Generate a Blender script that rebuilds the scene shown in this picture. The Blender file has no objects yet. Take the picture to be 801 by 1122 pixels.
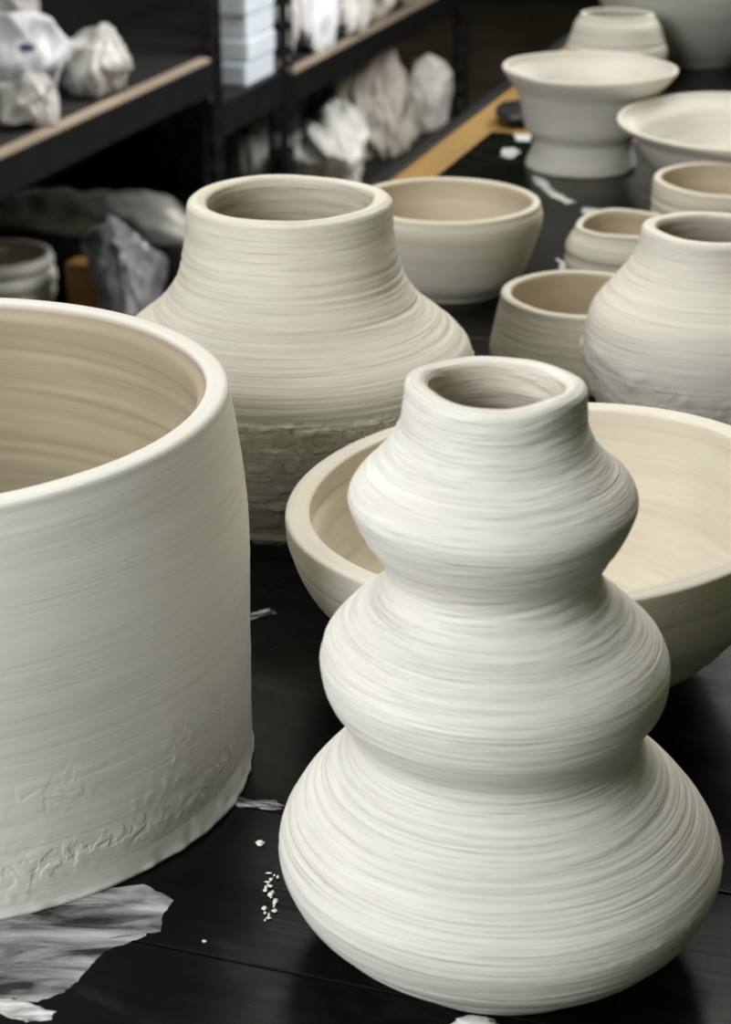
import bpy, math, random
import numpy as np
from mathutils import Vector, noise

PI = math.pi
scene = bpy.context.scene
COL = scene.collection
AZ = math.radians(18.1)                       # the bench and the shelving run this much off the view axis
UX, UY = math.sin(AZ), math.cos(AZ)           # along the bench
NX, NY = math.cos(AZ), -math.sin(AZ)          # across the bench


def B2W(s, v, z=0.0):
    return (s * NX + v * UX, s * NY + v * UY, z)


# ------------------------------------------------------------------ materials
def new_mat(name):
    m = bpy.data.materials.new(name)
    m.use_nodes = True
    nt = m.node_tree
    return m, nt, nt.nodes, nt.links, nt.nodes['Principled BSDF']


def ramp(N, stops):
    r = N.new('ShaderNodeValToRGB')
    cr = r.color_ramp
    while len(cr.elements) < len(stops):
        cr.elements.new(0.5)
    for e, (p, c) in zip(cr.elements, stops):
        e.position = p
        e.color = (c[0], c[1], c[2], 1) if not isinstance(c, float) else (c, c, c, 1)
    return r


def clay(name, light, dark, inner=None, rough=0.62, fine=0.00042, streak=220.0, mott=0.35, spec=0.35, line=0.10, crust=110.0):
    """Unfired clay. 'lathe' attribute = (cos, sin, metres along the profile); 'inside' = 1 on the inner wall."""
    m, nt, N, L, P = new_mat(name)
    at = N.new('ShaderNodeAttribute'); at.attribute_name = 'lathe'
    mp = N.new('ShaderNodeMapping'); mp.inputs['Scale'].default_value = (1.1, 1.1, streak)
    L.new(at.outputs['Vector'], mp.inputs['Vector'])
    n1 = N.new('ShaderNodeTexNoise'); n1.inputs['Scale'].default_value = 1.0
    n1.inputs['Detail'].default_value = 5; n1.inputs['Roughness'].default_value = 0.65
    L.new(mp.outputs[0], n1.inputs['Vector'])
    mp2 = N.new('ShaderNodeMapping'); mp2.inputs['Scale'].default_value = (2.2, 2.2, streak * 4)
    L.new(at.outputs['Vector'], mp2.inputs['Vector'])
    n2 = N.new('ShaderNodeTexNoise'); n2.inputs['Scale'].default_value = 1.0; n2.inputs['Detail'].default_value = 3
    L.new(mp2.outputs[0], n2.inputs['Vector'])
    tc = N.new('ShaderNodeTexCoord')
    n3 = N.new('ShaderNodeTexNoise'); n3.inputs['Scale'].default_value = 14; n3.inputs['Detail'].default_value = 4
    L.new(tc.outputs['Object'], n3.inputs['Vector'])
    r1 = ramp(N, [(0.30, dark), (0.62, light)])
    mx = N.new('ShaderNodeMath'); mx.operation = 'MULTIPLY_ADD'
    L.new(n3.outputs['Fac'], mx.inputs[0]); mx.inputs[1].default_value = mott
    sb = N.new('ShaderNodeMath'); sb.operation = 'MULTIPLY'; sb.inputs[1].default_value = 1.0 - mott
    L.new(n1.outputs['Fac'], sb.inputs[0]); L.new(sb.outputs[0], mx.inputs[2])
    L.new(mx.outputs[0], r1.inputs['Fac'])
    col = r1.outputs['Color']
    if inner:  # inner wall colour has the pot's inside shade and warm bounce painted in
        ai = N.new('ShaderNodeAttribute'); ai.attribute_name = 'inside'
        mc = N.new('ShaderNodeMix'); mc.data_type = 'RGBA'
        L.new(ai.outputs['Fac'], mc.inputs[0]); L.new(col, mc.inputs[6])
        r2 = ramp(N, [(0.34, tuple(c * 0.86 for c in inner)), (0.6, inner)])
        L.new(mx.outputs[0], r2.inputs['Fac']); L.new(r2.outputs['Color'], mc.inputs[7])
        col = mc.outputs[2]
    # thin, broken throwing lines
    mp3 = N.new('ShaderNodeMapping'); mp3.inputs['Scale'].default_value = (0.42, 0.42, streak * 2.4)
    mp3.inputs['Location'].default_value = (5.2, 1.3, 7.7)
    L.new(at.outputs['Vector'], mp3.inputs['Vector'])
    n4 = N.new('ShaderNodeTexNoise'); n4.inputs['Scale'].default_value = 1.0; n4.inputs['Detail'].default_value = 3.5; n4.inputs['Roughness'].default_value = 0.7
    L.new(mp3.outputs[0], n4.inputs['Vector'])
    r4 = ramp(N, [(0.32, 0.0), (0.50, 1.0)])
    L.new(n4.outputs['Fac'], r4.inputs['Fac'])
    ml = N.new('ShaderNodeMix'); ml.data_type = 'RGBA'; ml.blend_type = 'MULTIPLY'
    ml.inputs[0].default_value = line
    L.new(col, ml.inputs[6]); L.new(r4.outputs['Color'], ml.inputs[7]); col = ml.outputs[2]
    L.new(col, P.inputs['Base Color'])
    P.inputs['Roughness'].default_value = rough
    P.inputs['Specular IOR Level'].default_value = spec
    b1 = N.new('ShaderNodeBump'); b1.inputs['Strength'].default_value = 1.0; b1.inputs['Distance'].default_value = fine
    L.new(n2.outputs['Fac'], b1.inputs['Height'])
    b2 = N.new('ShaderNodeBump'); b2.inputs['Strength'].default_value = 1.0; b2.inputs['Distance'].default_value = fine * 1.6
    L.new(n1.outputs['Fac'], b2.inputs['Height']); L.new(b1.outputs[0], b2.inputs['Normal'])
    b3 = N.new('ShaderNodeBump'); b3.inputs['Strength'].default_value = 1.0; b3.inputs['Distance'].default_value = fine * (line * 8)
    L.new(r4.outputs['Color'], b3.inputs['Height']); L.new(b2.outputs[0], b3.inputs['Normal'])
    # torn, flaked skin where the pot was left untrimmed
    ac = N.new('ShaderNodeAttribute'); ac.attribute_name = 'crust'
    n5 = N.new('ShaderNodeTexNoise'); n5.inputs['Scale'].default_value = crust; n5.inputs['Detail'].default_value = 3
    n5.inputs['Distortion'].default_value = 0.7
    L.new(tc.outputs['Object'], n5.inputs['Vector'])
    r5 = ramp(N, [(0.42, 0.0), (0.54, 0.7), (0.75, 1.0)]); L.new(n5.outputs['Fac'], r5.inputs['Fac'])
    m5 = N.new('ShaderNodeMath'); m5.operation = 'MULTIPLY'
    L.new(r5.outputs['Color'], m5.inputs[0]); L.new(ac.outputs['Fac'], m5.inputs[1])
    b5 = N.new('ShaderNodeBump'); b5.inputs['Strength'].default_value = 1.0; b5.inputs['Distance'].default_value = 0.0016
    L.new(m5.outputs[0], b5.inputs['Height']); L.new(b3.outputs[0], b5.inputs['Normal'])
    L.new(b5.outputs[0], P.inputs['Normal'])
    return m


def simple(name, c1, c2=None, rough=0.5, scale=8.0, bump=0.0, spec=0.5, stretch=(1, 1, 1), metal=0.0, lo=0.35, hi=0.65):
    m, nt, N, L, P = new_mat(name)
    tc = N.new('ShaderNodeTexCoord'); mp = N.new('ShaderNodeMapping')
    mp.inputs['Scale'].default_value = stretch
    L.new(tc.outputs['Object'], mp.inputs['Vector'])
    n = N.new('ShaderNodeTexNoise'); n.inputs['Scale'].default_value = scale; n.inputs['Detail'].default_value = 5
    L.new(mp.outputs[0], n.inputs['Vector'])
    r = ramp(N, [(lo, c1), (hi, c2 or c1)])
    L.new(n.outputs['Fac'], r.inputs['Fac']); L.new(r.outputs['Color'], P.inputs['Base Color'])
    P.inputs['Roughness'].default_value = rough
    P.inputs['Specular IOR Level'].default_value = spec
    P.inputs['Metallic'].default_value = metal
    if bump:
        b = N.new('ShaderNodeBump'); b.inputs['Strength'].default_value = 1; b.inputs['Distance'].default_value = bump
        L.new(n.outputs['Fac'], b.inputs['Height']); L.new(b.outputs[0], P.inputs['Normal'])
    return m


def board_mat():
    """Black painted boards, scuffed, with dried slip wiped across them."""
    m, nt, N, L, P = new_mat('black_board_paint')
    tc = N.new('ShaderNodeTexCoord')
    def nz(scale, st, det=5, dist=0.0):
        mp = N.new('ShaderNodeMapping'); mp.inputs['Scale'].default_value = st
        L.new(tc.outputs['Object'], mp.inputs['Vector'])
        n = N.new('ShaderNodeTexNoise'); n.inputs['Scale'].default_value = scale
        n.inputs['Detail'].default_value = det; n.inputs['Distortion'].default_value = dist
        L.new(mp.outputs[0], n.inputs['Vector']); return n
    grain = nz(6, (1, 22, 1), 6)
    smear = nz(9, (1, 2.2, 1), 6, 1.2)
    spk = nz(170, (1, 1, 1), 2)
    r0 = ramp(N, [(0.35, (0.0018, 0.0018, 0.002)), (0.75, (0.004, 0.004, 0.0043))])
    L.new(grain.outputs['Fac'], r0.inputs['Fac'])
    r1 = ramp(N, [(0.62, 0.0), (0.85, 0.05)]); L.new(smear.outputs['Fac'], r1.inputs['Fac'])
    r2 = ramp(N, [(0.765, 0.0), (0.80, 0.35)]); L.new(spk.outputs['Fac'], r2.inputs['Fac'])
    ad = N.new('ShaderNodeMath'); ad.operation = 'ADD'; ad.use_clamp = True
    L.new(r1.outputs['Color'], ad.inputs[0]); L.new(r2.outputs['Color'], ad.inputs[1])
    mx = N.new('ShaderNodeMix'); mx.data_type = 'RGBA'
    L.new(ad.outputs[0], mx.inputs[0]); L.new(r0.outputs['Color'], mx.inputs[6]); mx.inputs[7].default_value = (0.42, 0.42, 0.42, 1)
    L.new(mx.outputs[2], P.inputs['Base Color'])
    rr = ramp(N, [(0.3, 0.16), (0.75, 0.34)]); L.new(smear.outputs['Fac'], rr.inputs['Fac'])
    L.new(rr.outputs['Color'], P.inputs['Roughness'])
    P.inputs['Specular IOR Level'].default_value = 0.11
    b = N.new('ShaderNodeBump'); b.inputs['Distance'].default_value = 0.0003; b.inputs['Strength'].default_value = 0.5
    L.new(grain.outputs['Fac'], b.inputs['Height']); L.new(b.outputs[0], P.inputs['Normal'])
    return m


def slip_film(name, c, lo, hi, amax, stretch, scale, rot=0.0):
    """Dried slip: a thin translucent film, thicker and thinner in streaks."""
    m, nt, N, L, P = new_mat(name)
    tc = N.new('ShaderNodeTexCoord'); mp = N.new('ShaderNodeMapping'); mp.inputs['Scale'].default_value = stretch
    mp.inputs['Rotation'].default_value = (0, 0, rot)
    L.new(tc.outputs['Object'], mp.inputs['Vector'])
    n = N.new('ShaderNodeTexNoise'); n.inputs['Scale'].default_value = scale; n.inputs['Detail'].default_value = 7
    n.inputs['Roughness'].default_value = 0.6
    n.inputs['Distortion'].default_value = 0.7
    L.new(mp.outputs[0], n.inputs['Vector'])
    r = ramp(N, [(lo, 0.04), (hi, amax)])
    L.new(n.outputs['Fac'], r.inputs['Fac']); L.new(r.outputs['Color'], P.inputs['Alpha'])
    P.inputs['Base Color'].default_value = (*c, 1); P.inputs['Roughness'].default_value = 0.42
    b = N.new('ShaderNodeBump'); b.inputs['Distance'].default_value = 0.0008
    L.new(n.outputs['Fac'], b.inputs['Height']); L.new(b.outputs[0], P.inputs['Normal'])
    return m


def plastic(name, c1, c2, rough=0.4, scale=10, trans=0.0):
    m, nt, N, L, P = new_mat(name)
    tc = N.new('ShaderNodeTexCoord')
    n = N.new('ShaderNodeTexNoise'); n.inputs['Scale'].default_value = scale; n.inputs['Detail'].default_value = 5
    n.inputs['Distortion'].default_value = 1.5
    L.new(tc.outputs['Object'], n.inputs['Vector'])
    r = ramp(N, [(0.35, c1), (0.62, c2)]); L.new(n.outputs['Fac'], r.inputs['Fac'])
    L.new(r.outputs['Color'], P.inputs['Base Color'])
    P.inputs['Roughness'].default_value = rough
    P.inputs['Transmission Weight'].default_value = trans
    b = N.new('ShaderNodeBump'); b.inputs['Distance'].default_value = 0.004; b.inputs['Strength'].default_value = 0.6
    L.new(n.outputs['Fac'], b.inputs['Height']); L.new(b.outputs[0], P.inputs['Normal'])
    return m


M = dict(
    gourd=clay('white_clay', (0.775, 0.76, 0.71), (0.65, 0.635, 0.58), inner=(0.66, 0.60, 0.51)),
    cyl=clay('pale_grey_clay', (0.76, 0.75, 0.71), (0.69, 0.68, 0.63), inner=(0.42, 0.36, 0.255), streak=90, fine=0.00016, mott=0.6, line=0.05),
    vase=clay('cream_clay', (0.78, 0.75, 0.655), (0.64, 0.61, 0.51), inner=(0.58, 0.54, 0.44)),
    bowl=clay('ivory_clay', (0.76, 0.735, 0.65), (0.68, 0.65, 0.56), inner=(0.74, 0.68, 0.56), streak=110, fine=0.00015, mott=0.5),
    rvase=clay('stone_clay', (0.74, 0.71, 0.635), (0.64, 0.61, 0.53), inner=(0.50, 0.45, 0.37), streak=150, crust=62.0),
    small=clay('buff_clay', (0.68, 0.64, 0.54), (0.60, 0.56, 0.45), inner=(0.58, 0.51, 0.39), streak=100, mott=0.55),
    far=clay('soft_clay', (0.70, 0.685, 0.61), (0.61, 0.59, 0.51), inner=(0.70, 0.68, 0.61), streak=90, mott=0.55),
    grey=clay('greyed_clay', (0.62, 0.62, 0.585), (0.54, 0.54, 0.505), inner=(0.55, 0.54, 0.48), streak=90, mott=0.55),
    board=board_mat(),
    wood=simple('ochre_wood', (0.27, 0.155, 0.042), (0.34, 0.20, 0.06), 0.5, 5, 0.0004, stretch=(12, 1, 1)),
    plank=simple('pale_plank', (0.33, 0.26, 0.20), (0.42, 0.34, 0.27), 0.6, 5, 0.0004, stretch=(10, 1, 1)),
    steel=simple('black_steel', (0.0045, 0.005, 0.006), (0.008, 0.0085, 0.010), 0.42, 20),
    dark=simple('dark_fibreboard', (0.007, 0.006, 0.006), (0.012, 0.011, 0.010), 0.8, 6),
    floor=simple('dark_brown_floor', (0.10, 0.072, 0.062), (0.20, 0.148, 0.13), 0.55, 2.5),
    wall=simple('dark_wall_paint', (0.010, 0.010, 0.011), (0.018, 0.017, 0.017), 0.85, 3),
    bag=plastic('white_plastic_bag', (0.58, 0.57, 0.54), (0.78, 0.77, 0.75), 0.38),
    bagc=plastic('cool_white_plastic_bag', (0.62, 0.65, 0.68), (0.82, 0.84, 0.86), 0.35),
    bagb=plastic('beige_plastic_bag', (0.44, 0.40, 0.35), (0.62, 0.57, 0.51), 0.42),
    bagg=plastic('grey_plastic_bag', (0.24, 0.235, 0.22), (0.44, 0.43, 0.41), 0.42),
    bagl=plastic('light_grey_plastic_bag', (0.40, 0.39, 0.37), (0.62, 0.61, 0.59), 0.4),
    carton=simple('bluish_white_card', (0.62, 0.70, 0.78), (0.72, 0.78, 0.85), 0.6, 10),
    bagd=plastic('dim_blue_plastic', (0.035, 0.05, 0.06), (0.10, 0.13, 0.15), 0.35),
    clear=plastic('cloudy_plastic', (0.12, 0.125, 0.13), (0.34, 0.35, 0.36), 0.28, 14),
    ink=simple('blue_ink', (0.03, 0.05, 0.14), (0.05, 0.08, 0.2), 0.4, 30),
    tool=simple('black_rubber', (0.012, 0.012, 0.013), (0.03, 0.03, 0.033), 0.25, 60, 0.002),
    crumb=simple('dry_clay_crumb', (0.62, 0.61, 0.58), (0.75, 0.74, 0.71), 0.8, 200, 0.0006),
    cartb=simple('amber_card', (0.25, 0.12, 0.03), (0.35, 0.18, 0.05), 0.6, 10),
)
M['film'] = slip_film('slip_film', (0.62, 0.64, 0.66), 0.38, 0.72, 0.9, (1.0, 4.5, 1), 16, rot=-0.62)
M['film_b'] = slip_film('thick_slip_film', (0.78, 0.79, 0.80), 0.25, 0.6, 1.0, (1, 6, 1), 40, rot=-0.5)
M['film_s'] = slip_film('thin_slip_and_glint_film', (0.66, 0.66, 0.66), 0.40, 0.68, 0.75, (1, 4, 1), 40)


# ------------------------------------------------------------------ object helpers
def mesh_obj(name, verts, faces, mat, parent=None, smooth=True, mats=None):
    me = bpy.data.meshes.new(name)
    me.from_pydata([tuple(v) for v in verts], [], [tuple(f) for f in faces])
    me.materials.append(mat)
    if smooth:
        me.polygons.foreach_set('use_smooth', [True] * len(me.polygons))
    me.update()
    o = bpy.data.objects.new(name, me)
    COL.objects.link(o)
    if parent:
        o.parent = parent
    return o


def empty(name, loc=(0, 0, 0), rz=0.0):
    o = bpy.data.objects.new(name, None)
    o.empty_display_size = 0.05
    COL.objects.link(o)
    o.location = loc
    o.rotation_euler = (0, 0, rz)
    return o


def tag(o, label=None, cat=None, group=None, kind=None):
    if label: o['label'] = label
    if cat: o['category'] = cat
    if group: o['group'] = group
    if kind: o['kind'] = kind
    return o


def boxes(name, bs, mat, parent=None, bev=0.0):
    """bs: list of (x0,x1,y0,y1,z0,z1) merged into ONE mesh."""
    V, Fc = [], []
    for (x0, x1, y0, y1, z0, z1) in bs:
        n = len(V)
        V += [(x0, y0, z0), (x1, y0, z0), (x1, y1, z0), (x0, y1, z0), (x0, y0, z1), (x1, y0, z1), (x1, y1, z1), (x0, y1, z1)]
        Fc += [(n, n + 3, n + 2, n + 1), (n + 4, n + 5, n + 6, n + 7), (n, n + 1, n + 5, n + 4), (n + 1, n + 2, n + 6, n + 5),
               (n + 2, n + 3, n + 7, n + 6), (n + 3, n, n + 4, n + 7)]
    o = mesh_obj(name, V, Fc, mat, parent, smooth=False)
    if bev:
        b = o.modifiers.new('bevel', 'BEVEL'); b.width = bev; b.segments = 2; b.limit_method = 'ANGLE'
    return o


# ------------------------------------------------------------------ thrown pots
def gnoise(u, v, nu, seed):
    """Smooth value noise; u in [0,1) periodic over nu cells, v free (in cells)."""
    rs = np.random.RandomState(seed)
    nvmax = int(np.max(v)) + 3
    g = rs.rand(nvmax + 1, nu) * 2 - 1
    uu = (u % 1.0) * nu
    iu = np.floor(uu).astype(int); fu = uu - iu; fu = fu * fu * (3 - 2 * fu)
    iv = np.clip(np.floor(v).astype(int), 0, nvmax - 1); fv = v - iv; fv = np.clip(fv, 0, 1); fv = fv * fv * (3 - 2 * fv)
    a = g[iv, iu % nu]; b = g[iv, (iu + 1) % nu]; c = g[iv + 1, iu % nu]; d = g[iv + 1, (iu + 1) % nu]
    return (a * (1 - fu) + b * fu) * (1 - fv) + (c * (1 - fu) + d * fu) * fv


def catmull(pts, step):
    pts = [np.array(p, float) for p in pts]
    P = [2 * pts[0] - pts[1]] + pts + [2 * pts[-1] - pts[-2]]
    out = []
    for i in range(1, len(P) - 2):
        p0, p1, p2, p3 = P[i - 1:i + 3]
        n = max(1, int(np.linalg.norm(p2 - p1) / step))
        for k in range(n):
            t = k / n
            out.append(0.5 * ((2 * p1) + (-p0 + p2) * t + (2 * p0 - 5 * p1 + 4 * p2 - p3) * t * t + (-p0 + 3 * p1 - 3 * p2 + p3) * t ** 3))
    out.append(pts[-1])
    return out


def pot(name, loc, prof, th, mat, lean=(0, 0), seg=256, step=0.0012, floor_z=0.009, lip=None, inner=None,
        ring=0.0003, ring_n=300, pitch=0.006, wob_r=0.006, wob_z=0.0, wob=(1.0, 2.0), rim_amp=1.0, rough=None, seed=1,
        grooves=(), extra=None, in_ring=None, bend=None, tilt=(0, 0), sq=0.78, crust=None):
    """prof: outer (z, r) from foot to rim. th: wall thickness. The wall, the rounded lip and the inside are one surface."""
    outer = catmull([(r, z) for z, r in prof], step)
    top = outer[-1]; h = top[1]
    a = th / 2 if lip is None else lip
    # rounded lip
    outer = [p for p in outer if p[1] < h - a * 0.55]
    lipc = (outer[-1][0] - th / 2, h - a * 0.55)
    sp = lambda q, e: math.copysign(abs(q) ** e, q)
    arc = [np.array([lipc[0] + th / 2 * sp(math.cos(t), sq), lipc[1] + a * 0.55 * sp(math.sin(t), sq + 0.05)]) for t in np.linspace(0, PI, 22)[1:]]
    if inner is None:
        inn = []
        for z, r in reversed(prof[:-1]):
            if z > floor_z + 0.012 and z < h - a:
                inn.append((max(r - th, 0.01), z))
        rb = max((inn[-1][0] if inn else top[0] - th) * 0.9, 0.01)
        inn += [(rb, floor_z + 0.006), (rb * 0.8, floor_z + 0.0012), (rb * 0.4, floor_z), (0.0012, floor_z)]
    else:
        inn = inner
    innp = catmull([tuple(arc[-1])] + inn, step * 1.5)[1:]
    base = [np.array([0.0012, 0.0015]), np.array([prof[0][1] * 0.75, 0.0015]), np.array([prof[0][1] * 0.9, 0.0])]
    pr = np.array(base + outer + arc + innp)
    isin = np.array([0.0] * (len(base) + len(outer)) + [0.0] * 12 + [min(1.0, k / 7) for k in range(9)] + [1.0] * len(innp))
    m = len(pr)
    d = np.gradient(pr, axis=0); ln = np.hypot(d[:, 0], d[:, 1]) + 1e-9
    nr, nz = d[:, 1] / ln, -d[:, 0] / ln
    s = np.concatenate([[0], np.cumsum(np.hypot(np.diff(pr[:, 0]), np.diff(pr[:, 1])))])
    th_ = np.linspace(0, 2 * PI, seg, endpoint=False)
    TH, S = np.meshgrid(th_, s)
    U = TH / (2 * PI)
    R = np.repeat(pr[:, 0:1], seg, 1); Z = np.repeat(pr[:, 1:2], seg, 1)
    hz = np.clip(Z / h, 0, 1)
    inw = np.repeat(isin[:, None], seg, 1)
    V = S + pitch * np.sin(TH + seed) * 0.5 + 0.02
    rg = gnoise(U, V * ring_n, 7, seed) * 0.6 + gnoise(U, V * ring_n * 2.3, 6, seed + 1) * 0.6 + gnoise(U, V * ring_n * 0.37, 5, seed + 2) * 0.8
    amp = ring * (0.45 + 0.55 * gnoise(U, V * 22, 3, seed + 3))
    if in_ring is not None:
        amp = amp * (1 - inw) + in_ring * inw
    fade = np.clip(S / 0.01, 0, 1) * np.clip((R - 0.004) / 0.01, 0, 1)
    D = rg * amp * fade
    if rough:
        for (z0, z1, soft, ra, size, rs_) in rough:
            w = np.clip((Z - z0) / soft, 0, 1) * np.clip((z1 - Z) / soft, 0, 1) * (1 - inw)
            nu = max(6, int(2 * PI * R.max() / size))
            q = gnoise(U, (S + 0.004 * np.sin(3 * TH)) / size, nu, rs_)
            q2 = gnoise(U, S / (size * 0.4), int(nu * 2.5), rs_ + 1)
            msk = np.clip(gnoise(U, S / 0.02, 16, rs_ + 2) * 1.6 + 0.5, 0, 1)
            D += ra * w * msk * (1.2 * np.maximum(q, 0.1) + 0.6 * np.abs(q2))
    for (gz, gw, gd) in grooves:
        D -= gd * np.exp(-((Z - gz) / gw) ** 2) * (1 - inw)
    if extra is not None:
        D += extra(TH, Z, inw, S)
    R2 = R + D * nr[:, None]; Z2 = Z + D * nz[:, None]
    wv = (np.cos(2 * TH + wob[0]) * 0.6 + np.cos(3 * TH + wob[1]) * 0.4 + 0.25 * np.cos(5 * TH + wob[0] * 3))
    R2 = R2 * (1 + wob_r * wv * hz ** 1.5)
    Z2 = Z2 + wob_z * (np.cos(TH + wob[1]) * 0.4 + np.cos(2 * TH + wob[0]) * 0.5 + np.cos(3 * TH + wob[1]) * 0.35 + np.cos(7 * TH) * 0.12) * hz ** 4 * rim_amp
    Z2 = Z2 + (tilt[0] * R2 * np.cos(TH) + tilt[1] * R2 * np.sin(TH)) * hz
    bx = np.interp(Z2, [q[0] for q in bend], [q[1] for q in bend]) if bend else 0.0
    X = R2 * np.cos(TH) + bx + lean[0] * Z2; Y = R2 * np.sin(TH) + lean[1] * Z2
    Z2 = np.maximum(Z2, 0.0)
    n = m * seg
    co = np.stack([X, Y, Z2], -1).reshape(-1, 3)
    i = np.arange(m - 1)[:, None]; j = np.arange(seg)[None, :]
    a0 = i * seg + j; b0 = i * seg + (j + 1) % seg
    quads = np.stack([a0, b0, b0 + seg, a0 + seg], -1).reshape(-1, 4)
    me = bpy.data.meshes.new(name)
    me.vertices.add(n); me.vertices.foreach_set('co', co.ravel())
    nq = len(quads)
    loops = np.concatenate([quads.ravel(), np.arange(seg)[::-1], np.arange(seg) + (m - 1) * seg])
    me.loops.add(len(loops)); me.loops.foreach_set('vertex_index', loops)
    me.polygons.add(nq + 2)
    me.polygons.foreach_set('loop_start', np.concatenate([np.arange(nq) * 4, [nq * 4, nq * 4 + seg]]))
    me.polygons.foreach_set('loop_total', np.concatenate([np.full(nq, 4), [seg, seg]]))
    me.polygons.foreach_set('use_smooth', np.ones(nq + 2, bool))
    la = me.attributes.new('lathe', 'FLOAT_VECTOR', 'POINT')
    la.data.foreach_set('vector', np.stack([np.cos(TH), np.sin(TH), S], -1).reshape(-1, 3).ravel())
    ia = me.attributes.new('inside', 'FLOAT', 'POINT')
    ia.data.foreach_set('value', inw.ravel())
    cm = np.zeros_like(Z)
    if crust:
        for (z0, z1, soft, cover, size, sd, ca_) in crust:
            wz = np.clip((Z - z0) / soft, 0, 1) * np.clip((z1 - Z) / soft, 0, 1) * (1 - inw)
            nz_ = gnoise(U, S / size, max(5, int(2 * PI * R.max() / size)), sd)
            cm = np.maximum(cm, ca_ * wz * np.clip((nz_ + cover) * 1.5, 0, 1))
    ca = me.attributes.new('crust', 'FLOAT', 'POINT')
    ca.data.foreach_set('value', cm.ravel())
    me.update(); me.validate()
    me.materials.append(mat)
    o = bpy.data.objects.new(name, me); COL.objects.link(o)
    o.location = loc
    return o


# ---- the triple-gourd vase in front
def gourd_extra(TH, Z, inw, S):
    e = np.zeros_like(Z)
    # a soft ledge high on the right of the top bulge
    e += 0.0016 * np.exp(-((Z - 0.214) / 0.007) ** 2) * np.exp(-((np.angle(np.exp(1j * (TH - 0.15)))) / 0.55) ** 2) * (1 - inw)
    # a band of dragged slip low on the front of the bottom bulge
    q = gnoise(TH / (2 * PI), S / 0.0022, 160, 91)
    e += 0.0006 * np.exp(-((Z - 0.047) / 0.003) ** 2) * np.maximum(q, 0) * np.clip(gnoise(TH / (2 * PI), S / 0.1, 9, 92) + 0.4, 0, 1) * (1 - inw)
    # trimming facets near the foot
    e += 0.00022 * np.tanh(4 * np.sin(Z * 2 * PI / 0.009)) * np.clip((0.036 - Z) / 0.008, 0, 1) * (1 - inw)
    return e


o = pot('gourd_vase', (0.0588, 0.6887, 0),
        [(0.0, 0.0560), (0.004, 0.0600), (0.0076, 0.0640), (0.0153, 0.0735), (0.0229, 0.0820), (0.0305, 0.0880), (0.0382, 0.0915),
         (0.0458, 0.0932), (0.0534, 0.0922), (0.0611, 0.0886), (0.0687, 0.0838), (0.0763, 0.0778), (0.084, 0.0708), (0.0916, 0.0645),
         (0.0992, 0.0602), (0.1069, 0.0604), (0.1145, 0.0645), (0.1221, 0.0688), (0.1298, 0.0704), (0.1374, 0.0703), (0.145, 0.0672),
         (0.1527, 0.0605), (0.1603, 0.0522), (0.1679, 0.0448), (0.1756, 0.0428), (0.1832, 0.0462), (0.1908, 0.0508), (0.1985, 0.0545),
         (0.2061, 0.0563), (0.2137, 0.0524), (0.2214, 0.0454), (0.229, 0.0397), (0.2366, 0.0362), (0.2443, 0.0352), (0.2535, 0.0345)],
        0.0088, M['gourd'], lean=(-0.038, 0), seg=420, step=0.0008, ring=0.00052, ring_n=330, pitch=0.013, wob_r=0.006,
        bend=[(0, -0.0004), (0.05, -0.0004), (0.085, -0.0014), (0.215, -0.0014), (0.25, 0.0003)],
        wob_z=0.0016, wob=(0.4, 2.2), seed=11, lip=0.007, extra=gourd_extra, in_ring=0.0007)
tag(o, 'white clay vase of three stacked bulges, wide at the base, narrow neck', 'vase')


# ---- the tall cylinder at the left
def cyl_extra(TH, Z, inw, S):
    u = TH / (2 * PI)
    e = np.zeros_like(Z)
    ang = lambda c, w: np.exp(-((np.angle(np.exp(1j * (TH - c)))) / w) ** 2)
    rag = gnoise(u, S / 0.006, 150, 71)
    e += 0.0030 * np.clip((0.013 - Z) / 0.010, 0, 1) * ang(-0.42, 0.26) * (0.8 + 0.3 * rag) * (1 - inw)
    e += 0.0010 * np.clip((0.005 - Z) / 0.004, 0, 1) * (0.6 + 0.6 * rag) * (1 - inw)
    scr = gnoise(u + Z * 0.6, S / 0.009, 300, 72)
    msk = np.exp(-((Z - (0.025 + 0.007 * np.sin(TH * 3.0 + 1.2))) / 0.0065) ** 2)
    e += 0.0042 * msk * np.maximum(scr - 0.08, 0) * (1 - inw) * np.clip(gnoise(u, S / 0.2, 14, 73) + 0.6, 0, 1)
    e += 0.0009 * np.maximum(gnoise(u, S / 0.004, 260, 74), 0.25) * np.clip((0.075 - Z) / 0.03, 0, 1) * np.clip(gnoise(u, S / 0.03, 20, 75), 0, 1) * (1 - inw)
    return e


o = pot('cylinder_pot', (-0.209, 0.841, 0),
        [(0.0, 0.1515), (0.016, 0.1516), (0.03, 0.1516), (0.05, 0.1518), (0.07, 0.1520), (0.09, 0.1524), (0.11, 0.1528), (0.125, 0.1526),
         (0.14, 0.1517), (0.155, 0.1502), (0.165, 0.1488), (0.175, 0.1474), (0.184, 0.1460), (0.194, 0.1440)],
        0.0125, M['cyl'], seg=760, step=0.0012, ring=0.00022, ring_n=120, pitch=0.02, wob_r=0.006, wob_z=0.0014, wob=(2.0, 0.6),
        seed=23, lip=0.009, sq=0.6, crust=[(0.012, 0.034, 0.011, 0.15, 0.03, 821, 0.5), (0.02, 0.085, 0.03, -0.05, 0.03, 822, 0.3)], extra=cyl_extra, in_ring=0.0012, tilt=(0.012, 0.010),
        inner=[(0.130, 0.185), (0.1335, 0.170), (0.136, 0.15), (0.1375, 0.12), (0.137, 0.09), (0.136, 0.05), (0.134, 0.025), (0.125, 0.014),
               (0.10, 0.011), (0.05, 0.010), (0.0012, 0.010)])
tag(o, 'big straight-walled pale clay cylinder pot, thick rim, largest on the bench', 'pot')

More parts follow.
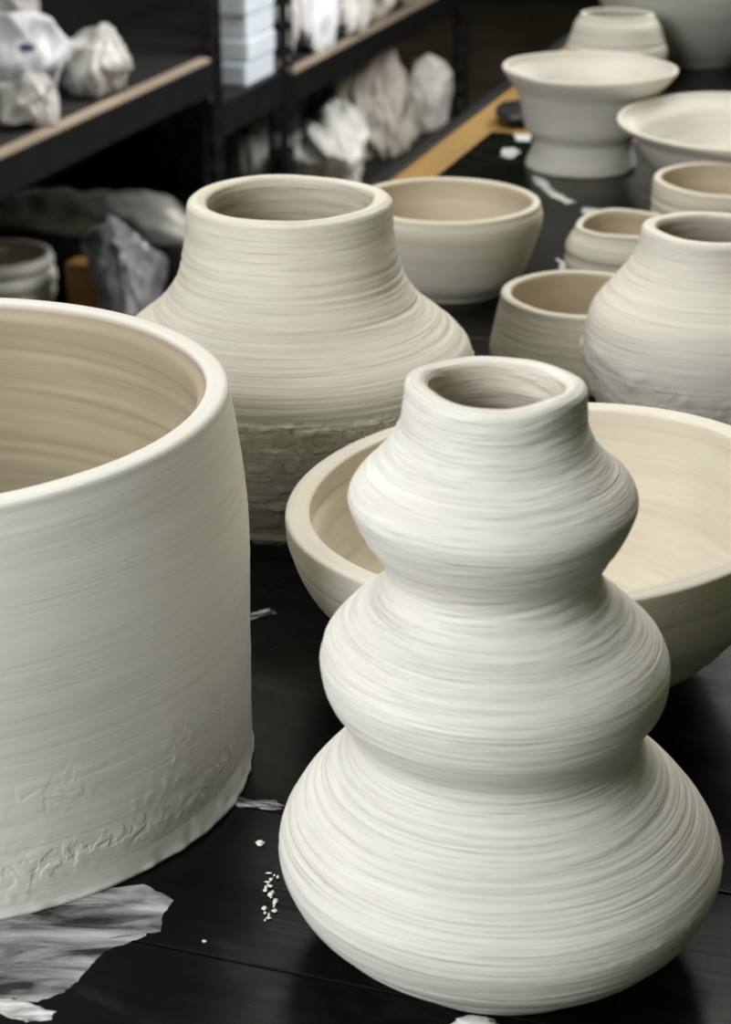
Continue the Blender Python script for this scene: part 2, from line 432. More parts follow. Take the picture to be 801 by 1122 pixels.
# ---- the wide-shouldered vase behind
o = pot('shouldered_vase', (-0.0484, 1.1953, 0),
        [(0.0, 0.0975), (0.006, 0.0985), (0.016, 0.1040), (0.03, 0.1115), (0.045, 0.1170), (0.060, 0.1200), (0.075, 0.1208), (0.0874, 0.1196),
         (0.0953, 0.1175), (0.1033, 0.1130), (0.1112, 0.1050), (0.1192, 0.0950), (0.1271, 0.0860), (0.135, 0.0793), (0.143, 0.0743),
         (0.1509, 0.0714), (0.1589, 0.0697), (0.1668, 0.0681), (0.1748, 0.0667), (0.1850, 0.0660), (0.1960, 0.0645)],
        0.0125, M['vase'], seg=400, step=0.0010, ring=0.00050, ring_n=230, pitch=0.010, wob_r=0.006, wob_z=0.0010, wob=(1.2, 0.2), seed=31,
        rough=[(0.004, 0.088, 0.003, 0.0022, 0.006, 301), (0.01, 0.086, 0.003, 0.0014, 0.016, 331)], lip=0.010, in_ring=0.0009, crust=[(0.006, 0.0885, 0.003, 0.45, 0.03, 801, 0.8)],
        grooves=[(0.157, 0.0012, 0.0007), (0.150, 0.0010, 0.0006), (0.145, 0.0012, 0.0008), (0.131, 0.001, 0.0006)])
tag(o, 'cream clay vase with broad rounded shoulders, short wide neck, rough lower half', 'vase')

# ---- the wide bowl behind the gourd vase
o = pot('wide_bowl', (0.0963, 0.9460, 0),
        [(0.0, 0.0755), (0.006, 0.0780), (0.010, 0.0810), (0.0143, 0.0895), (0.0214, 0.0980), (0.0286, 0.1055), (0.0357, 0.1112), (0.0428, 0.1170),
         (0.05, 0.1232), (0.0571, 0.1284), (0.0643, 0.1320), (0.0714, 0.1347), (0.0785, 0.1367), (0.0857, 0.1385), (0.0990, 0.1392)],
        0.0130, M['bowl'], seg=400, step=0.0011, ring=0.00028, ring_n=180, pitch=0.010, wob_r=0.006, wob_z=0.0010, tilt=(0.074, 0.0), wob=(0.6, 1.4),
        seed=41, lip=0.006, sq=0.45, crust=[(0.010, 0.034, 0.006, 0.0, 0.03, 831, 0.5)], rough=[(0.008, 0.04, 0.006, 0.0008, 0.010, 401)], in_ring=0.00035,
        grooves=[(0.078, 0.0014, 0.0005)],
        inner=[(0.1262, 0.092), (0.1262, 0.088), (0.1265, 0.084), (0.1235, 0.0815), (0.1225, 0.079), (0.1205, 0.070), (0.116, 0.056), (0.111, 0.043), (0.103, 0.032),
               (0.092, 0.0245), (0.075, 0.020), (0.04, 0.0175), (0.0012, 0.017)])
tag(o, 'wide open ivory bowl with thick rim, half hidden by the triple-bulge vase', 'bowl')

# ---- squat bottle vase at the right edge
o = pot('squat_vase', (0.2440, 1.2970, 0),
        [(0.0, 0.0600), (0.008, 0.0660), (0.0172, 0.0725), (0.0258, 0.0770), (0.0344, 0.0809), (0.0431, 0.0836), (0.0517, 0.0851), (0.0603, 0.0859),
         (0.0689, 0.0860), (0.0775, 0.0847), (0.0861, 0.0823), (0.0947, 0.0780), (0.1033, 0.0708), (0.1119, 0.0634), (0.1205, 0.0566),
         (0.1292, 0.0512), (0.1378, 0.0484), (0.1495, 0.0460)],
        0.0110, M['rvase'], lean=(-0.035, 0), seg=320, step=0.0012, ring=0.00030, ring_n=130, pitch=0.012, wob_r=0.010, wob_z=0.0012, wob=(0.1, 1.9), crust=[(0.004, 0.068, 0.012, 0.25, 0.03, 811, 0.9)],
        seed=51, lip=0.009, rough=[(0.004, 0.075, 0.012, 0.0026, 0.020, 501), (0.004, 0.06, 0.01, 0.0010, 0.008, 511)], in_ring=0.0004)
tag(o, 'squat stone-coloured vase with narrow neck, beside the plain cup behind the wide bowl', 'vase')

# ---- plain cup between them
o = pot('clay_cup', (0.1720, 1.4330, 0),
        [(0.0, 0.0705), (0.006, 0.0730), (0.0123, 0.0738), (0.0185, 0.0731), (0.0246, 0.0717), (0.0308, 0.0703), (0.0369, 0.0688), (0.0431, 0.0672),
         (0.0493, 0.0657), (0.0605, 0.0628)],
        0.0085, M['small'], lean=(-0.04, 0), seg=224, step=0.0016, ring=0.00018, ring_n=120, wob_r=0.012, wob_z=0.0009, seed=61, lip=0.007)
tag(o, 'low plain clay cup with an inward-leaning rim, left of the squat vase', 'cup')

# ---- round bowl right of the shouldered vase
o = pot('round_bowl', (0.0728, 1.6465, 0),
        [(0.0, 0.0520), (0.004, 0.0545), (0.0069, 0.0580), (0.0137, 0.0650), (0.0206, 0.0692), (0.0275, 0.0722), (0.0343, 0.0750), (0.0412, 0.0774),
         (0.048, 0.0796), (0.0549, 0.0815), (0.0618, 0.0834), (0.0670, 0.0840), (0.0730, 0.0830), (0.0800, 0.0800)],
        0.0080, M['small'], lean=(-0.02, 0), seg=256, step=0.0014, ring=0.00018, ring_n=120, wob_r=0.005, wob_z=0.0006, seed=66, lip=0.007)
tag(o, 'smooth rounded clay bowl with small foot, behind the shouldered vase', 'bowl')

# ---- grooved bowls
o = pot('grooved_bowl', (0.2361, 1.6634, 0),
        [(0.0, 0.0505), (0.0058, 0.0545), (0.0116, 0.0564), (0.0174, 0.0576), (0.0232, 0.0570), (0.0270, 0.0558), (0.0300, 0.0575), (0.035, 0.0568),
         (0.0406, 0.0545), (0.0463, 0.0508), (0.0535, 0.0475)],
        0.0065, M['small'], lean=(-0.024, 0), seg=224, step=0.0012, ring=0.00022, ring_n=110, wob_r=0.03, wob_z=0.0022, wob=(2.6, 0.9), seed=71, lip=0.005,
        grooves=[(0.0265, 0.0014, 0.0032), (0.0145, 0.0012, 0.0022)])
tag(o, 'small clay bowl with two grooves and uneven rim, tucked behind the squat vase', 'bowl')
o = pot('grooved_bowl', (0.3370, 1.7510, 0),
        [(0.0, 0.0560), (0.008, 0.0630), (0.018, 0.0675), (0.03, 0.0690), (0.045, 0.0700), (0.058, 0.0702), (0.066, 0.0695), (0.0725, 0.0670)],
        0.0075, M['small'], seg=224, step=0.0012, ring=0.0002, ring_n=110, wob_r=0.01, wob_z=0.0010, seed=76, lip=0.007,
        grooves=[(0.0555, 0.0016, 0.0032), (0.0460, 0.0016, 0.0034), (0.0365, 0.0016, 0.0034), (0.027, 0.0015, 0.003), (0.018, 0.0014, 0.002)])
tag(o, 'clay bowl ringed by several deep grooves, in front of the wide flared dish', 'bowl')

# ---- wide flared dish
o = pot('flared_dish', (0.4000, 1.9420, 0),
        [(0.0, 0.0660), (0.004, 0.0680), (0.010, 0.0720), (0.02, 0.0810), (0.0313, 0.0930), (0.0391, 0.1030), (0.0469, 0.1110), (0.0547, 0.1165),
         (0.0625, 0.1212), (0.0703, 0.1262), (0.0782, 0.1360), (0.0860, 0.1450)],
        0.0055, M['far'], lean=(-0.025, 0), seg=256, step=0.0014, ring=0.0002, ring_n=90, wob_r=0.008, wob_z=0.0020, wob=(1.6, 0.3), seed=81, lip=0.005)
tag(o, 'wide shallow clay dish with a thin flared rim, beside the footed bowl', 'dish')

# ---- flared footed bowl
o = pot('footed_bowl', (0.2391, 2.1081, 0),
        [(0.0, 0.0608), (0.003, 0.0612), (0.008, 0.0602), (0.0145, 0.0578), (0.021, 0.0556), (0.0275, 0.0545), (0.032, 0.0556), (0.0375, 0.0608),
         (0.0434, 0.0655), (0.0507, 0.0677), (0.0579, 0.0695), (0.0652, 0.0716), (0.0724, 0.0740), (0.0797, 0.0769), (0.0869, 0.0812),
         (0.0941, 0.0868), (0.1014, 0.0925), (0.1090, 0.0975)],
        0.0050, M['far'], lean=(0.055, 0), seg=256, step=0.0014, ring=0.0002, ring_n=90, wob_r=0.006, wob_z=0.0011, wob=(0.9, 2.9), seed=86, lip=0.005,
        grooves=[(0.083, 0.0014, 0.0009)])
tag(o, 'clay bowl with flaring rim standing on a spreading foot ring', 'bowl')

# ---- the two pots at the far end of the bench
o = pot('small_jar', (0.3330, 2.5698, 0),
        [(0.0, 0.0500), (0.01, 0.0570), (0.0259, 0.0640), (0.04, 0.0672), (0.0518, 0.0652), (0.0600, 0.0622), (0.0647, 0.0602), (0.0777, 0.0560),
         (0.0850, 0.0515), (0.0925, 0.0450)],
        0.0065, M['far'], lean=(-0.02, 0), seg=192, step=0.002, ring=0.0003, ring_n=70, wob_r=0.006, wob_z=0.0006, seed=91, lip=0.005,
        grooves=[(0.056, 0.0018, 0.0018)])
tag(o, 'small pale jar with incurved mouth, behind the footed bowl rim', 'jar')
o = pot('round_jar', (0.4579, 2.7413, 0),
        [(0.0, 0.0660), (0.008, 0.0720), (0.0225, 0.0870), (0.045, 0.1070), (0.0674, 0.1220), (0.09, 0.1330), (0.12, 0.1395), (0.15, 0.1370),
         (0.18, 0.1250), (0.205, 0.1030), (0.222, 0.0830), (0.236, 0.0760), (0.247, 0.0770)],
        0.0090, M['grey'], seg=224, step=0.002, ring=0.0003, ring_n=60, wob_r=0.006, wob_z=0.0006, seed=96)
tag(o, 'large round greyish jar farthest along the bench, mouth cut off by photo edge', 'jar')

# ---- pot on the lower shelf, beyond the cylinder
o = pot('ribbed_bowl', (-0.682, 3.44, -0.6),
        [(0.0, 0.075), (0.01, 0.088), (0.03, 0.100), (0.05, 0.106), (0.062, 0.104), (0.070, 0.108), (0.083, 0.107), (0.092, 0.101), (0.106, 0.105), (0.120, 0.100)],
        0.0095, M['gourd'], seg=160, step=0.003, ring=0.0005, ring_n=60, wob_r=0.01, seed=101,
        grooves=[(0.064, 0.003, 0.003), (0.092, 0.003, 0.003)])
tag(o, 'white ribbed bowl on the low shelf, seen past the cylinder pot', 'bowl')


# ------------------------------------------------------------------ the bench
def bench_box(name, bs, mat, parent, bev=0.0):
    return boxes(name, bs, mat, parent, bev)


bench = empty('work_bench', (0, 0, 0), -AZ)
tag(bench, 'long black-topped work bench with a bare ochre wood edge strip, carrying the pots', 'bench')
S0, S1 = -0.612, 0.95
bench_box('bench_top', [(S0, S1, 0.28, 3.55, -0.038, -0.0042)], M['wood'], bench, 0.001)
seams = [0.28, 0.6185, 0.733, 1.455, 2.215]
for k in range(len(seams) - 1):
    y0, y1 = seams[k] + 0.0008, seams[k + 1] - 0.0008
    x0 = -0.566
    bench_box('black_board', [(x0, S1, y0, y1, -0.0042, 0.0)], M['board'], bench, 0.0008)
bench_box('black_board', [(-0.556, S1, 2.262, 3.55, -0.0042, 0.0)], M['board'], bench, 0.0008)
bench_box('black_edging', [(S0 - 0.016, S0, 0.28, 3.55, -0.040, -0.001)], M['steel'], bench, 0.001)
bench_box('apron', [(S0 + 0.03, S0 + 0.05, 0.33, 3.5, -0.12, -0.038)], M['dark'], bench)
bench_box('apron', [(S1 - 0.05, S1 - 0.03, 0.33, 3.5, -0.12, -0.038)], M['dark'], bench)
for sx in (S0 + 0.03, S1 - 0.10):
    for vy in (0.33, 3.43):
        bench_box('leg', [(sx, sx + 0.07, vy, vy + 0.07, -0.85, -0.038)], M['dark'], bench, 0.003)


# ------------------------------------------------------------------ dried slip, a painted board reflection, crumbs and the rubber tool on the bench
def film(name, pts, mat, h=0.0004, seed=0, sub=5, rag=0.0012):
    """Thin slip patch with a ragged border, slightly domed, from an outline in metres."""
    rnd = random.Random(seed)
    P = [Vector((p[0], p[1], 0)) for p in pts]
    out = []
    n = len(P)
    for i in range(n):
        a, b = P[i], P[(i + 1) % n]
        for k in range(sub):
            q = a.lerp(b, k / sub)
            out.append(q + Vector((rnd.uniform(-rag, rag), rnd.uniform(-rag, rag), 0)))
    c = sum(out, Vector()) / len(out)
    rings = [1.0, 0.93, 0.7, 0.4]
    V = []
    for ri, f in enumerate(rings):
        for q in out:
            p = c + (q - c) * f
            V.append((p.x, p.y, 0.00012 if ri == 0 else h * (0.8 + 0.4 * noise.noise(p * 60))))
    V.append((c.x, c.y, h))
    m = len(out)
    Fc = []
    for ri in range(3):
        for i in range(m):
            j = (i + 1) % m
            Fc.append((ri * m + i, ri * m + j, (ri + 1) * m + j, (ri + 1) * m + i))
    for i in range(m):
        Fc.append((3 * m + i, 3 * m + (i + 1) % m, 4 * m))
    return mesh_obj(name, V, Fc, mat)


o = film('slip_smear', [(-0.20, 0.665), (-0.185, 0.690), (-0.16, 0.704), (-0.1405, 0.712), (-0.1161, 0.722), (-0.1002, 0.7245), (-0.0857, 0.7130),
                        (-0.0892, 0.7000), (-0.0893, 0.6887), (-0.0932, 0.6892), (-0.0968, 0.6847), (-0.1023, 0.6815), (-0.1114, 0.6757),
                        (-0.1159, 0.6656), (-0.1203, 0.6551), (-0.1249, 0.6478), (-0.1352, 0.6413), (-0.1508, 0.6442), (-0.1725, 0.6401), (-0.2, 0.645)],
         M['film'], 0.0005, 3, rag=0.0006)
tag(o, 'broad grey smear of dried slip on the bench in front of the cylinder pot', 'clay smear')
o = film('slip_flake', [(-0.165, 0.6400), (-0.1507, 0.6436), (-0.1390, 0.6413), (-0.1267, 0.6342), (-0.1279, 0.6302), (-0.1369, 0.6285), (-0.1488, 0.6331), (-0.165, 0.6345)],
         M['film_b'], 0.0012, 5, rag=0.0008)
tag(o, 'thick white flake of slip at the very front corner of the bench', 'clay flake')
for pts, lab, sd in [
    ([(-0.078, 0.806), (-0.050, 0.795), (-0.040, 0.792), (-0.0405, 0.788), (-0.060, 0.789), (-0.085, 0.797)], 'streaky painted reflection between cylinder pot foot and triple-bulge vase', 7),  # pale film painted in for thin reflections on the black board
    ([(0.1600, 2.188), (0.172, 2.196), (0.178, 2.172), (0.166, 2.140), (0.152, 2.150)], 'bright slip blotch left of the footed bowl foot', 8),
    ([(0.176, 2.268), (0.196, 2.262), (0.192, 2.225), (0.178, 2.232)], 'slip blotch at the board joint beside the footed bowl', 9),
    ([(0.180, 2.062), (0.192, 2.050), (0.200, 1.985), (0.216, 1.945), (0.209, 1.938), (0.194, 1.968), (0.184, 2.02)], 'curved slip drip in front of the footed bowl', 10),
    ([(0.222, 1.925), (0.238, 1.915), (0.243, 1.890), (0.232, 1.885), (0.219, 1.905)], 'slip spot between footed bowl and grooved bowl', 12),
    ([(0.178, 1.735), (0.190, 1.725), (0.188, 1.650), (0.176, 1.665)], 'slip smudge just left of the small grooved bowl', 13),
    ([(-0.088, 0.985), (-0.055, 1.003), (-0.052, 0.997), (-0.083, 0.977)], 'thin slip scratch between cylinder pot and wide bowl', 14),
    ([(-0.083, 1.112), (-0.04, 1.100), (-0.035, 1.093), (-0.07, 1.092)], 'wiped slip line at the foot of the shouldered vase', 15),
    ([(0.345, 2.40), (0.40, 2.44), (0.42, 2.40), (0.37, 2.36)], 'slip patch behind the flared dish rim', 16),
]:
    o = film('slip_and_glint_streak', pts, M['film_s'] if sd in (7, 14, 15, 16, 17) else M['film_b'], 0.0005, sd, rag=0.0022)
    tag(o, lab, 'clay smear', 'dried slip marks on the bench')


def crumb(loc, size, lab, seed, flat=0.5, group='dry clay crumbs on the bench'):
    rnd = random.Random(seed)
    import bmesh
    bm = bmesh.new(); bmesh.ops.create_icosphere(bm, subdivisions=3, radius=1)
    off = Vector((seed * 3.1, seed, 0))
    for v in bm.verts:
        d = 1 + 0.45 * noise.noise(v.co * 1.6 + off) + 0.2 * noise.noise(v.co * 4 + off)
        v.co *= d
        v.co = Vector((v.co.x * size[0], v.co.y * size[1], (max(v.co.z, -0.6) + 0.6) * size[1] * flat))
    me = bpy.data.meshes.new('clay_crumb'); bm.to_mesh(me); bm.free()
    me.materials.append(M['crumb'])
    for p in me.polygons: p.use_smooth = True
    o = bpy.data.objects.new('clay_crumb', me); COL.objects.link(o); o.location = loc
    tag(o, lab, 'clay crumb', group)
    return o


crumb((-0.0492, 0.7573, 0.0001), (0.0019, 0.0019), 'round white clay crumb between the cylinder foot and triple-bulge vase', 2)
crumb((-0.0694, 0.6821, 0.0001), (0.0009, 0.0009), 'tiny white crumb alone in front, beside the broad slip smear', 3)
crumb((0.0442, 0.6270, 0.0001), (0.0085, 0.0040), 'flat white clay chip in front of the triple-bulge vase foot', 4, 0.35)
rr = random.Random(8)
for k in range(22):
    t = k / 21
    crumb((-0.0425 + rr.uniform(-.0028, .0028), 0.7330 - 0.036 * t, 0.0004), (rr.uniform(.0004, .0015), rr.uniform(.0004, .0016)),
          'speck in the crusty trail of crumbs left of the triple-bulge vase', 20 + k, group='trail of clay specks beside the vase')

# rubber tool lying on the bare wood
def rubber_kidney():
    import bmesh
    bm = bmesh.new(); bmesh.ops.create_icosphere(bm, subdivisions=4, radius=1)
    for v in bm.verts:
        c = v.co
        x = c.x * 0.034; y = c.y * 0.052 + 0.35 * c.x * c.x * 0.03
        z = (abs(c.z) ** 0.8 * (1 if c.z > 0 else -1) + 1) * 0.0085
        z += 0.002 * noise.noise(Vector((x, y, 0)) * 120) * (c.z > 0)
        v.co = Vector((x, y, z))
    me = bpy.data.meshes.new('rubber_kidney'); bm.to_mesh(me); bm.free()
    me.materials.append(M['tool'])
    for p in me.polygons: p.use_smooth = True
    o = bpy.data.objects.new('rubber_kidney', me); COL.objects.link(o)
    return o


o = rubber_kidney(); o.location = (0.192, 2.355, 0.0002)
o.rotation_euler = (0, 0, -AZ)
tag(o, 'shiny black rubber tool on the bench beside the ochre edge strip', 'pottery tool')


# ------------------------------------------------------------------ shelving
def slotted_post(name, x, y, z0, z1, parent, fx=1, fy=1):
    """Slotted angle post: two flanges, each two rails joined by rungs so that the slots are real holes."""
    w, t = 0.042, 0.0025
    bs = []
    def flange(horiz):
        for a0, a1 in ((0, 0.013), (w - 0.013, w)):
            bs.append((a0, a1, z0, z1, horiz))
        z = z0
        while z < z1:
            bs.append((0.013, w - 0.013, z, min(z + 0.020, z1), horiz)); z += 0.05
    flange(True); flange(False)
    L = []
    for (a0, a1, q0, q1, hz) in bs:
        if hz: X0, X1 = sorted((x + fx * a0, x + fx * a1)); Y0, Y1 = sorted((y, y + fy * t))
        else:  Y0, Y1 = sorted((y + fy * a0, y + fy * a1)); X0, X1 = sorted((x, x + fx * t))
        L.append((X0, X1, Y0, Y1, q0, q1))
    return boxes(name, L, M['steel'], parent)


def shelving(label, s_front, depth, v0, v1, levels, ztop=0.75):
    u = empty('shelving_unit', (0, 0, 0), -AZ)
    tag(u, label, 'shelving', 'black slotted-angle shelving beside the bench')
    sb = s_front - depth
    for (x, fx) in ((s_front, -1), (sb, 1)):
        for (y, fy) in ((v0, 1), (v1, -1)):
            slotted_post('post', x, y, -0.85, ztop, u, fx, fy)
    for z in levels:
        boxes('shelf_board', [(sb + 0.006, s_front - 0.026, v0 + 0.004, v1 - 0.004, z - 0.018, z - 0.001)], M['dark'], u)
        boxes('front_plank', [(s_front - 0.026, s_front - 0.004, v0 + 0.045, v1 - 0.045, z - 0.018, z)], M['plank'], u, 0.001)
        boxes('beam', [(s_front - 0.004, s_front, v0 + 0.004, v1 - 0.004, z - 0.058, z - 0.006),
                       (s_front - 0.022, s_front, v0 + 0.004, v1 - 0.004, z - 0.062, z - 0.058)], M['steel'], u)
        boxes('beam', [(sb, sb + 0.004, v0 + 0.004, v1 - 0.004, z - 0.058, z - 0.006)], M['steel'], u)
        boxes('side_rail', [(sb + 0.004, s_front - 0.004, v0 + 0.0026, v0 + 0.006, z - 0.058, z - 0.018)], M['steel'], u)
        boxes('side_rail', [(sb + 0.004, s_front - 0.004, v1 - 0.006, v1 - 0.0026, z - 0.058, z - 0.018)], M['steel'], u)
    boxes('back_panel', [(sb - 0.006, sb - 0.001, v0, v1, -0.80, ztop)], M['dark'], u)
    return u


SF, DP = -1.35, 0.62
shelving('black slotted-angle shelving unit, near one, ending left of the narrow gap', SF, DP, 1.95, 3.285, (-0.6, -0.135, 0.35))
shelving('black slotted-angle shelving unit, far one, stacked with plastic bags', SF, DP, 3.62, 5.02, (-0.6, -0.235, 0.30))
# narrow shelf bridging the two units
tie = empty('bridging_shelf', (0, 0, 0), -AZ)
boxes('shelf_board', [(SF - DP, SF - 0.03, 3.289, 3.616, -0.252, -0.2255)], M['dark'], tie)
boxes('beam', [(SF - 0.03, SF - 0.004, 3.289, 3.616, -0.29, -0.225)], M['steel'], tie, 0.002)
tag(tie, 'narrow black shelf bridging the gap between the two shelving units', 'shelf')


# ------------------------------------------------------------------ crumpled bags
def bag(loc, size, mat, label, seed, name='plastic_bag', rz=0.0, fold=0.30, ink=None, cat='plastic bag', group='plastic bags on the shelving', knot=0.0):
    """A filled plastic bag: lumpy body with broad soft folds and a few sharp creases, flat where it rests."""
    import bmesh
    bm = bmesh.new(); bmesh.ops.create_icosphere(bm, subdivisions=6, radius=1)
    off = Vector((seed * 7.3, seed * 1.7, seed * 3.9))
    rnd = random.Random(seed)
    planes = []
    for k in range(22):                              # broad taut faces between the creases
        nv = Vector((rnd.gauss(0, 1), rnd.gauss(0, 1), rnd.gauss(0, 1))).normalized()
        planes.append(nv / rnd.uniform(0.72, 1.0))
    for v in bm.verts:
        c = v.co.copy()
        w = Vector((noise.noise(c * 1.1 + off), noise.noise(c * 1.1 + off * 1.3), noise.noise(c * 1.1 + off * 1.7)))
        q = (c + w * 0.35)
        fac = (sum(max(0.0, q.dot(pn)) ** 9 for pn in planes) + 0.35 ** 9) ** (-1 / 9)
        rdg = 1 - abs(noise.noise(Vector((q.x * 2.2, q.y * 2.2, q.z * 0.9)) + off)) * 3.0
        rdg2 = 1 - abs(noise.noise(Vector((q.x * 5.0, q.y * 3.5, q.z * 1.6)) + off * 2)) * 2.4
        r = min(fac, 1.15) * (1 + fold * 0.24 * rdg + fold * 0.12 * rdg2 + 0.15 * noise.noise(c * 0.8 + off))
        p = c * r * 1.2
        if knot and c.z > 0.55:                      # gathered neck with a ruffled end
            t = (c.z - 0.55) / 0.45
            p.x *= 1 - 0.75 * math.sin(PI * min(t * 1.1, 1)) * knot
            p.y *= 1 - 0.75 * math.sin(PI * min(t * 1.1, 1)) * knot
            p.z += 0.45 * t * knot
        v.co = Vector((p.x * size[0], p.y * size[1], p.z * size[2]))
    zmin = min(v.co.z for v in bm.verts)
    cut = zmin * 0.72
    for v in bm.verts:
        if v.co.z < cut: v.co.z = cut + (v.co.z - cut) * 0.03
    z0 = min(v.co.z for v in bm.verts)
    for v in bm.verts: v.co.z -= z0
    me = bpy.data.meshes.new(name); bm.to_mesh(me); bm.free()
    me.materials.append(mat)
    me.materials.append(M['ink'])
    for p in me.polygons:
        p.use_smooth = True
        if ink:
            q = Vector(p.center)
            dx, dz = (q.x - ink[0] * size[0]), (q.z - ink[2] * size[2])
            if q.y < 0 and (dx / ink[3]) ** 2 + (dz / (ink[3] * 0.5)) ** 2 + 0.8 * noise.noise(q * 60) < 1:
                p.material_index = 1
    o = bpy.data.objects.new(name, me); COL.objects.link(o)
    o.location = loc; o.rotation_euler = (0, 0, rz)
    tag(o, label, cat, group)
    return o


def on(s, v, z): return B2W(s, v, z + 0.001)

G1 = 'plastic bags of clay on the near unit'
G2 = 'plastic bags on the upper shelf of the far unit'
G3 = 'plastic bags on the low shelf of the far unit'
# near unit, middle shelf
bag(on(-1.495, 2.765, -0.135), (0.078, 0.080, 0.070), M['bagc'], 'bright white folded plastic bag at the front of the near shelf', 3, fold=0.35, ink=(0.45, 0, 1.45, 0.012), group=G1)
bag(on(-1.405, 2.895, -0.135), (0.046, 0.052, 0.048), M['bagl'], 'greyish bag right of the bright white folded bag, last on that shelf', 5, fold=0.45, group=G1)
bag(on(-1.405, 2.635, -0.135), (0.040, 0.052, 0.036), M['bagl'], 'low grey bag cut off by the left photo edge, under the bright bag', 6, group=G1)
bag(on(-1.63, 2.945, -0.135), (0.075, 0.075, 0.125), M['bagl'], 'tall grey bag standing behind the bright white folded bag', 8, fold=0.5, group=G1, knot=0.4)
bag(on(-1.78, 3.16, -0.135), (0.04, 0.045, 0.035), M['bagd'], 'small dim plastic bundle at the back of the near shelf', 9, group=G1)
# far unit, upper shelf
bag(on(-1.42, 3.755, -0.235), (0.052, 0.072, 0.10), M['bag'], 'white bag against the post on the upper shelf', 11, fold=0.5, group=G2)
bag(on(-1.42, 3.945, -0.235), (0.060, 0.075, 0.10), M['bagc'], 'brightest bluish white bag on the upper shelf', 12, fold=0.5, group=G2)
bag(on(-1.41, 4.14, -0.235), (0.060, 0.085, 0.095), M['bag'], 'creamy bag in the middle of the upper shelf', 13, fold=0.6, group=G2)
bag(on(-1.41, 4.345, -0.235), (0.058, 0.085, 0.09), M['bagb'], 'beige bag with spiky folds toward the far end of the upper shelf', 14, fold=0.7, group=G2)
bag(on(-1.42, 4.585, -0.235), (0.06, 0.10, 0.09), M['bagb'], 'beige bag farthest along the upper shelf', 15, fold=0.6, group=G2)
# far unit, low shelf
bag(on(-1.455, 4.18, -0.6), (0.078, 0.170, 0.092), M['bag'], 'pale bag sprawling along the front of the low shelf', 21, fold=0.5, group=G3)
bag(on(-1.75, 4.50, -0.6), (0.085, 0.12, 0.13), M['bagl'], 'grey bag with a blue mark, behind the sprawling pale bag', 22, fold=0.5, ink=(-0.1, 0, 1.1, 0.03), group=G3)
bag(on(-1.475, 4.555, -0.6), (0.088, 0.14, 0.120), M['bagb'], 'tall beige heap of creased plastic on the low shelf', 23, fold=0.6, ink=(-0.5, 0, 1.0, 0.018), group=G3, knot=0.4)
bag(on(-1.425, 4.84, -0.6), (0.060, 0.062, 0.080), M['bag'], 'small rolled pale bag at the far end of the low shelf', 24, group=G3)
bag(on(-1.67, 4.85, -0.6), (0.08, 0.075, 0.11), M['bagl'], 'tall thin grey bag standing by the far end post', 26, fold=0.5, group=G3, knot=0.6)
bag(on(-1.632, 4.10, -0.6), (0.042, 0.085, 0.115), M['bagl'], 'grey bag with a blue mark seen between the two middle posts', 31, ink=(0.0, 0, 1.35, 0.03), group=G3)
bag(on(-1.82, 4.16, -0.6), (0.080, 0.12, 0.115), M['bagd'], 'tall dim bluish bag at the back of the low shelf, left of the middle posts', 34, fold=0.5, group=G3)
# near unit, low shelf
bag(on(-1.465, 3.075, -0.6), (0.058, 0.060, 0.095), M['clear'], 'cloudy crumpled plastic bag low behind the cylinder pot', 33, fold=0.45)

carton = boxes('dark_carton', [(-1.93, -1.40, 3.185, 3.272, -0.599, -0.475)], M['dark'], None, 0.004)
carton.rotation_euler = (0, 0, -AZ)
tag(carton, 'dark carton at the back of the low shelf, under a rolled grey sheet', 'box')
amber = boxes('amber_carton', [(-1.60, -1.545, 3.10, 3.15, -0.599, -0.50)], M['cartb'], None, 0.003)
amber.rotation_euler = (0, 0, -AZ)
tag(amber, 'small amber brown carton between the ribbed bowl and cloudy plastic bag', 'box')
for k in range(5):
    z = -0.2245 + k * 0.044
    b = boxes('white_carton', [(-1.425 + 0.003 * (k % 2), -1.363 + 0.003 * (k % 2), 3.44 + 0.004 * ((k * 7) % 3), 3.59, z, z + 0.0425)], M['carton'], None, 0.004)
    b.rotation_euler = (0, 0, -AZ)
    tag(b, ['lowest', 'second lowest', 'middle', 'second highest', 'topmost'][k] + ' bluish white flat box of the stack seen between the middle posts', 'box', 'stack of flat white boxes')


# rolled sheet lying across the carton
def folded_sheet(name, p0, p1, w, h, mat, label, cat, seed):
    n, mseg = 70, 28
    a, b = Vector(p0), Vector(p1)
    d = (b - a).normalized(); q = Vector((-d.y, d.x, 0))
    V, Fc = [], []
    for i in range(n + 1):
        t = i / n
        c = a.lerp(b, t)
        sc = (0.8 + 0.45 * t) * (1 - 0.75 * abs(2 * t - 1) ** 8)
        for j in range(mseg):
            an = 2 * PI * j / mseg
            k = 1 + 0.22 * noise.noise(Vector((t * 4, math.cos(an) * 1.3, math.sin(an) * 1.3 + seed))) + 0.35 * abs(noise.noise(Vector((t * 2.5, math.cos(an) * 3, math.sin(an) * 3)))) + 0.12 * noise.noise(Vector((t * 14, math.cos(an) * 2, math.sin(an) * 2)))
            x = math.cos(an) * w * sc * k; z = math.sin(an) * h * sc * k
            V.append(tuple(c + q * x + Vector((0, 0, max(z, -h * 0.7 * sc) + h * 0.7 * sc))))
    for i in range(n):
        for j in range(mseg):
            k = (j + 1) % mseg
            Fc.append((i * mseg + j, i * mseg + k, (i + 1) * mseg + k, (i + 1) * mseg + j))
    Fc.append(tuple(range(mseg))[::-1]); Fc.append(tuple(n * mseg + j for j in range(mseg)))
    o = mesh_obj(name, V, Fc, mat)
    tag(o, label, cat)
    return o


folded_sheet('rolled_sheet', B2W(-1.90, 3.228, -0.474), B2W(-1.395, 3.218, -0.474), 0.040, 0.042, M['bagg'],
             'rolled grey plastic sheet lying across the dark carton on the low shelf', 'plastic sheet', 4)

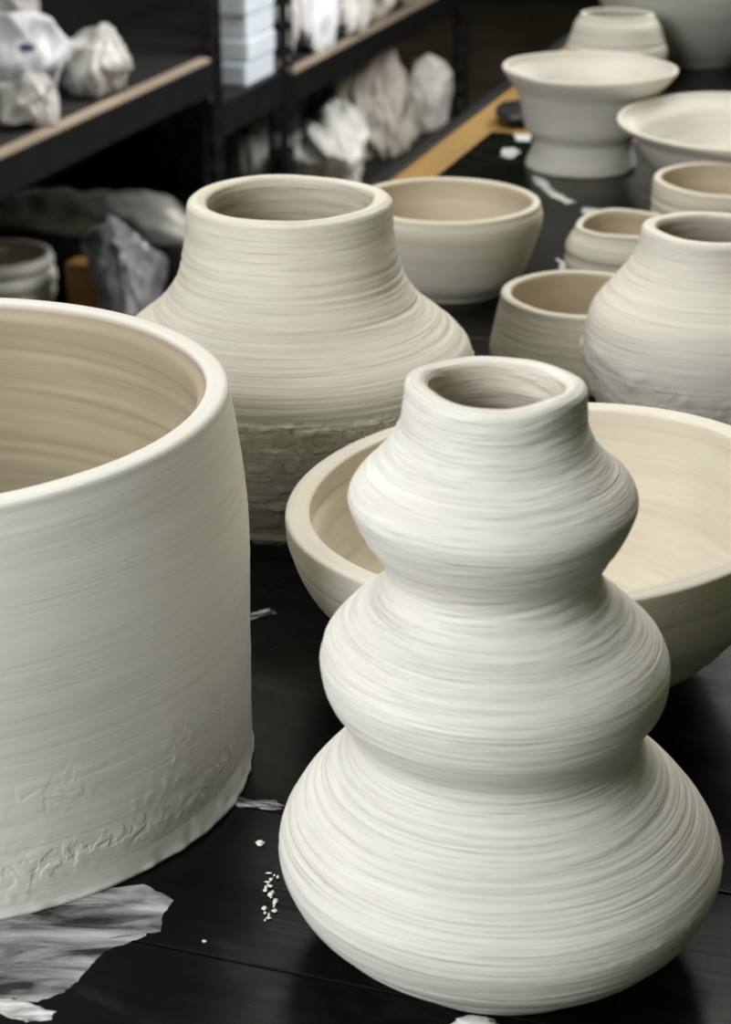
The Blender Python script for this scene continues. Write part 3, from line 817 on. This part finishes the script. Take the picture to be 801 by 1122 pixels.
# ------------------------------------------------------------------ room
def struct(name, bs, mat, rot=True):
    o = boxes(name, bs, mat)
    if rot: o.rotation_euler = (0, 0, -AZ)
    tag(o, kind='structure'); return o


struct('floor', [(-3.2, 4.0, -2.0, 8.6, -0.95, -0.85)], M['floor'])
struct('wall_left', [(-3.3, -3.2, -2.0, 8.6, -0.95, 2.0)], M['wall'])
struct('wall_back', [(-3.3, 4.0, 8.6, 8.7, -0.95, 2.0)], M['wall'])

# ------------------------------------------------------------------ light
def area(name, loc, target, size, energy, col):
    l = bpy.data.lights.new(name, 'AREA'); l.energy = energy; l.color = col
    l.shape = 'RECTANGLE'; l.size = size[0]; l.size_y = size[1]
    o = bpy.data.objects.new(name, l); COL.objects.link(o); o.location = loc
    o.rotation_euler = (Vector(target) - Vector(loc)).to_track_quat('-Z', 'Y').to_euler()
    return o


area('ceiling_lamp', (0.1, 2.0, 2.1), (0.1, 1.4, 0), (1.5, 2.2), 49, (1.0, 0.965, 0.895))
area('window_light', (-1.15, -0.45, 0.95), (0.0, 0.95, 0.05), (1.0, 0.9), 39, (0.985, 0.99, 1.0))
area('shelf_fill', (1.0, 3.3, 1.0), (-1.4, 3.9, -0.45), (0.7, 0.7), 40, (1.0, 0.98, 0.95))  # unseen fill, added to carry light into the low shelves

w = bpy.data.worlds.new('world'); scene.world = w; w.use_nodes = True
bg = w.node_tree.nodes['Background']
bg.inputs[0].default_value = (0.80, 0.86, 0.46, 1); bg.inputs[1].default_value = 0.11

# ------------------------------------------------------------------ camera
cam = bpy.data.cameras.new('camera'); co = bpy.data.objects.new('camera', cam); COL.objects.link(co)
cam.sensor_fit = 'VERTICAL'; cam.sensor_height = 36.0; cam.sensor_width = 36.0
cam.lens = 2100 / 1122 * 36.0
co.location = (0, 0, 0.5)
co.rotation_euler = (math.radians(90 - 23.6), 0, 0)
cam.clip_start = 0.05
cam.dof.use_dof = True; cam.dof.focus_distance = 0.93; cam.dof.aperture_fstop = 13.0
scene.camera = co
scene.view_settings.view_transform = 'Standard'
scene.view_settings.look = 'None'
scene.view_settings.gamma = 1.0
scene.view_settings.exposure = 0.0
scene.view_settings.use_curve_mapping = False
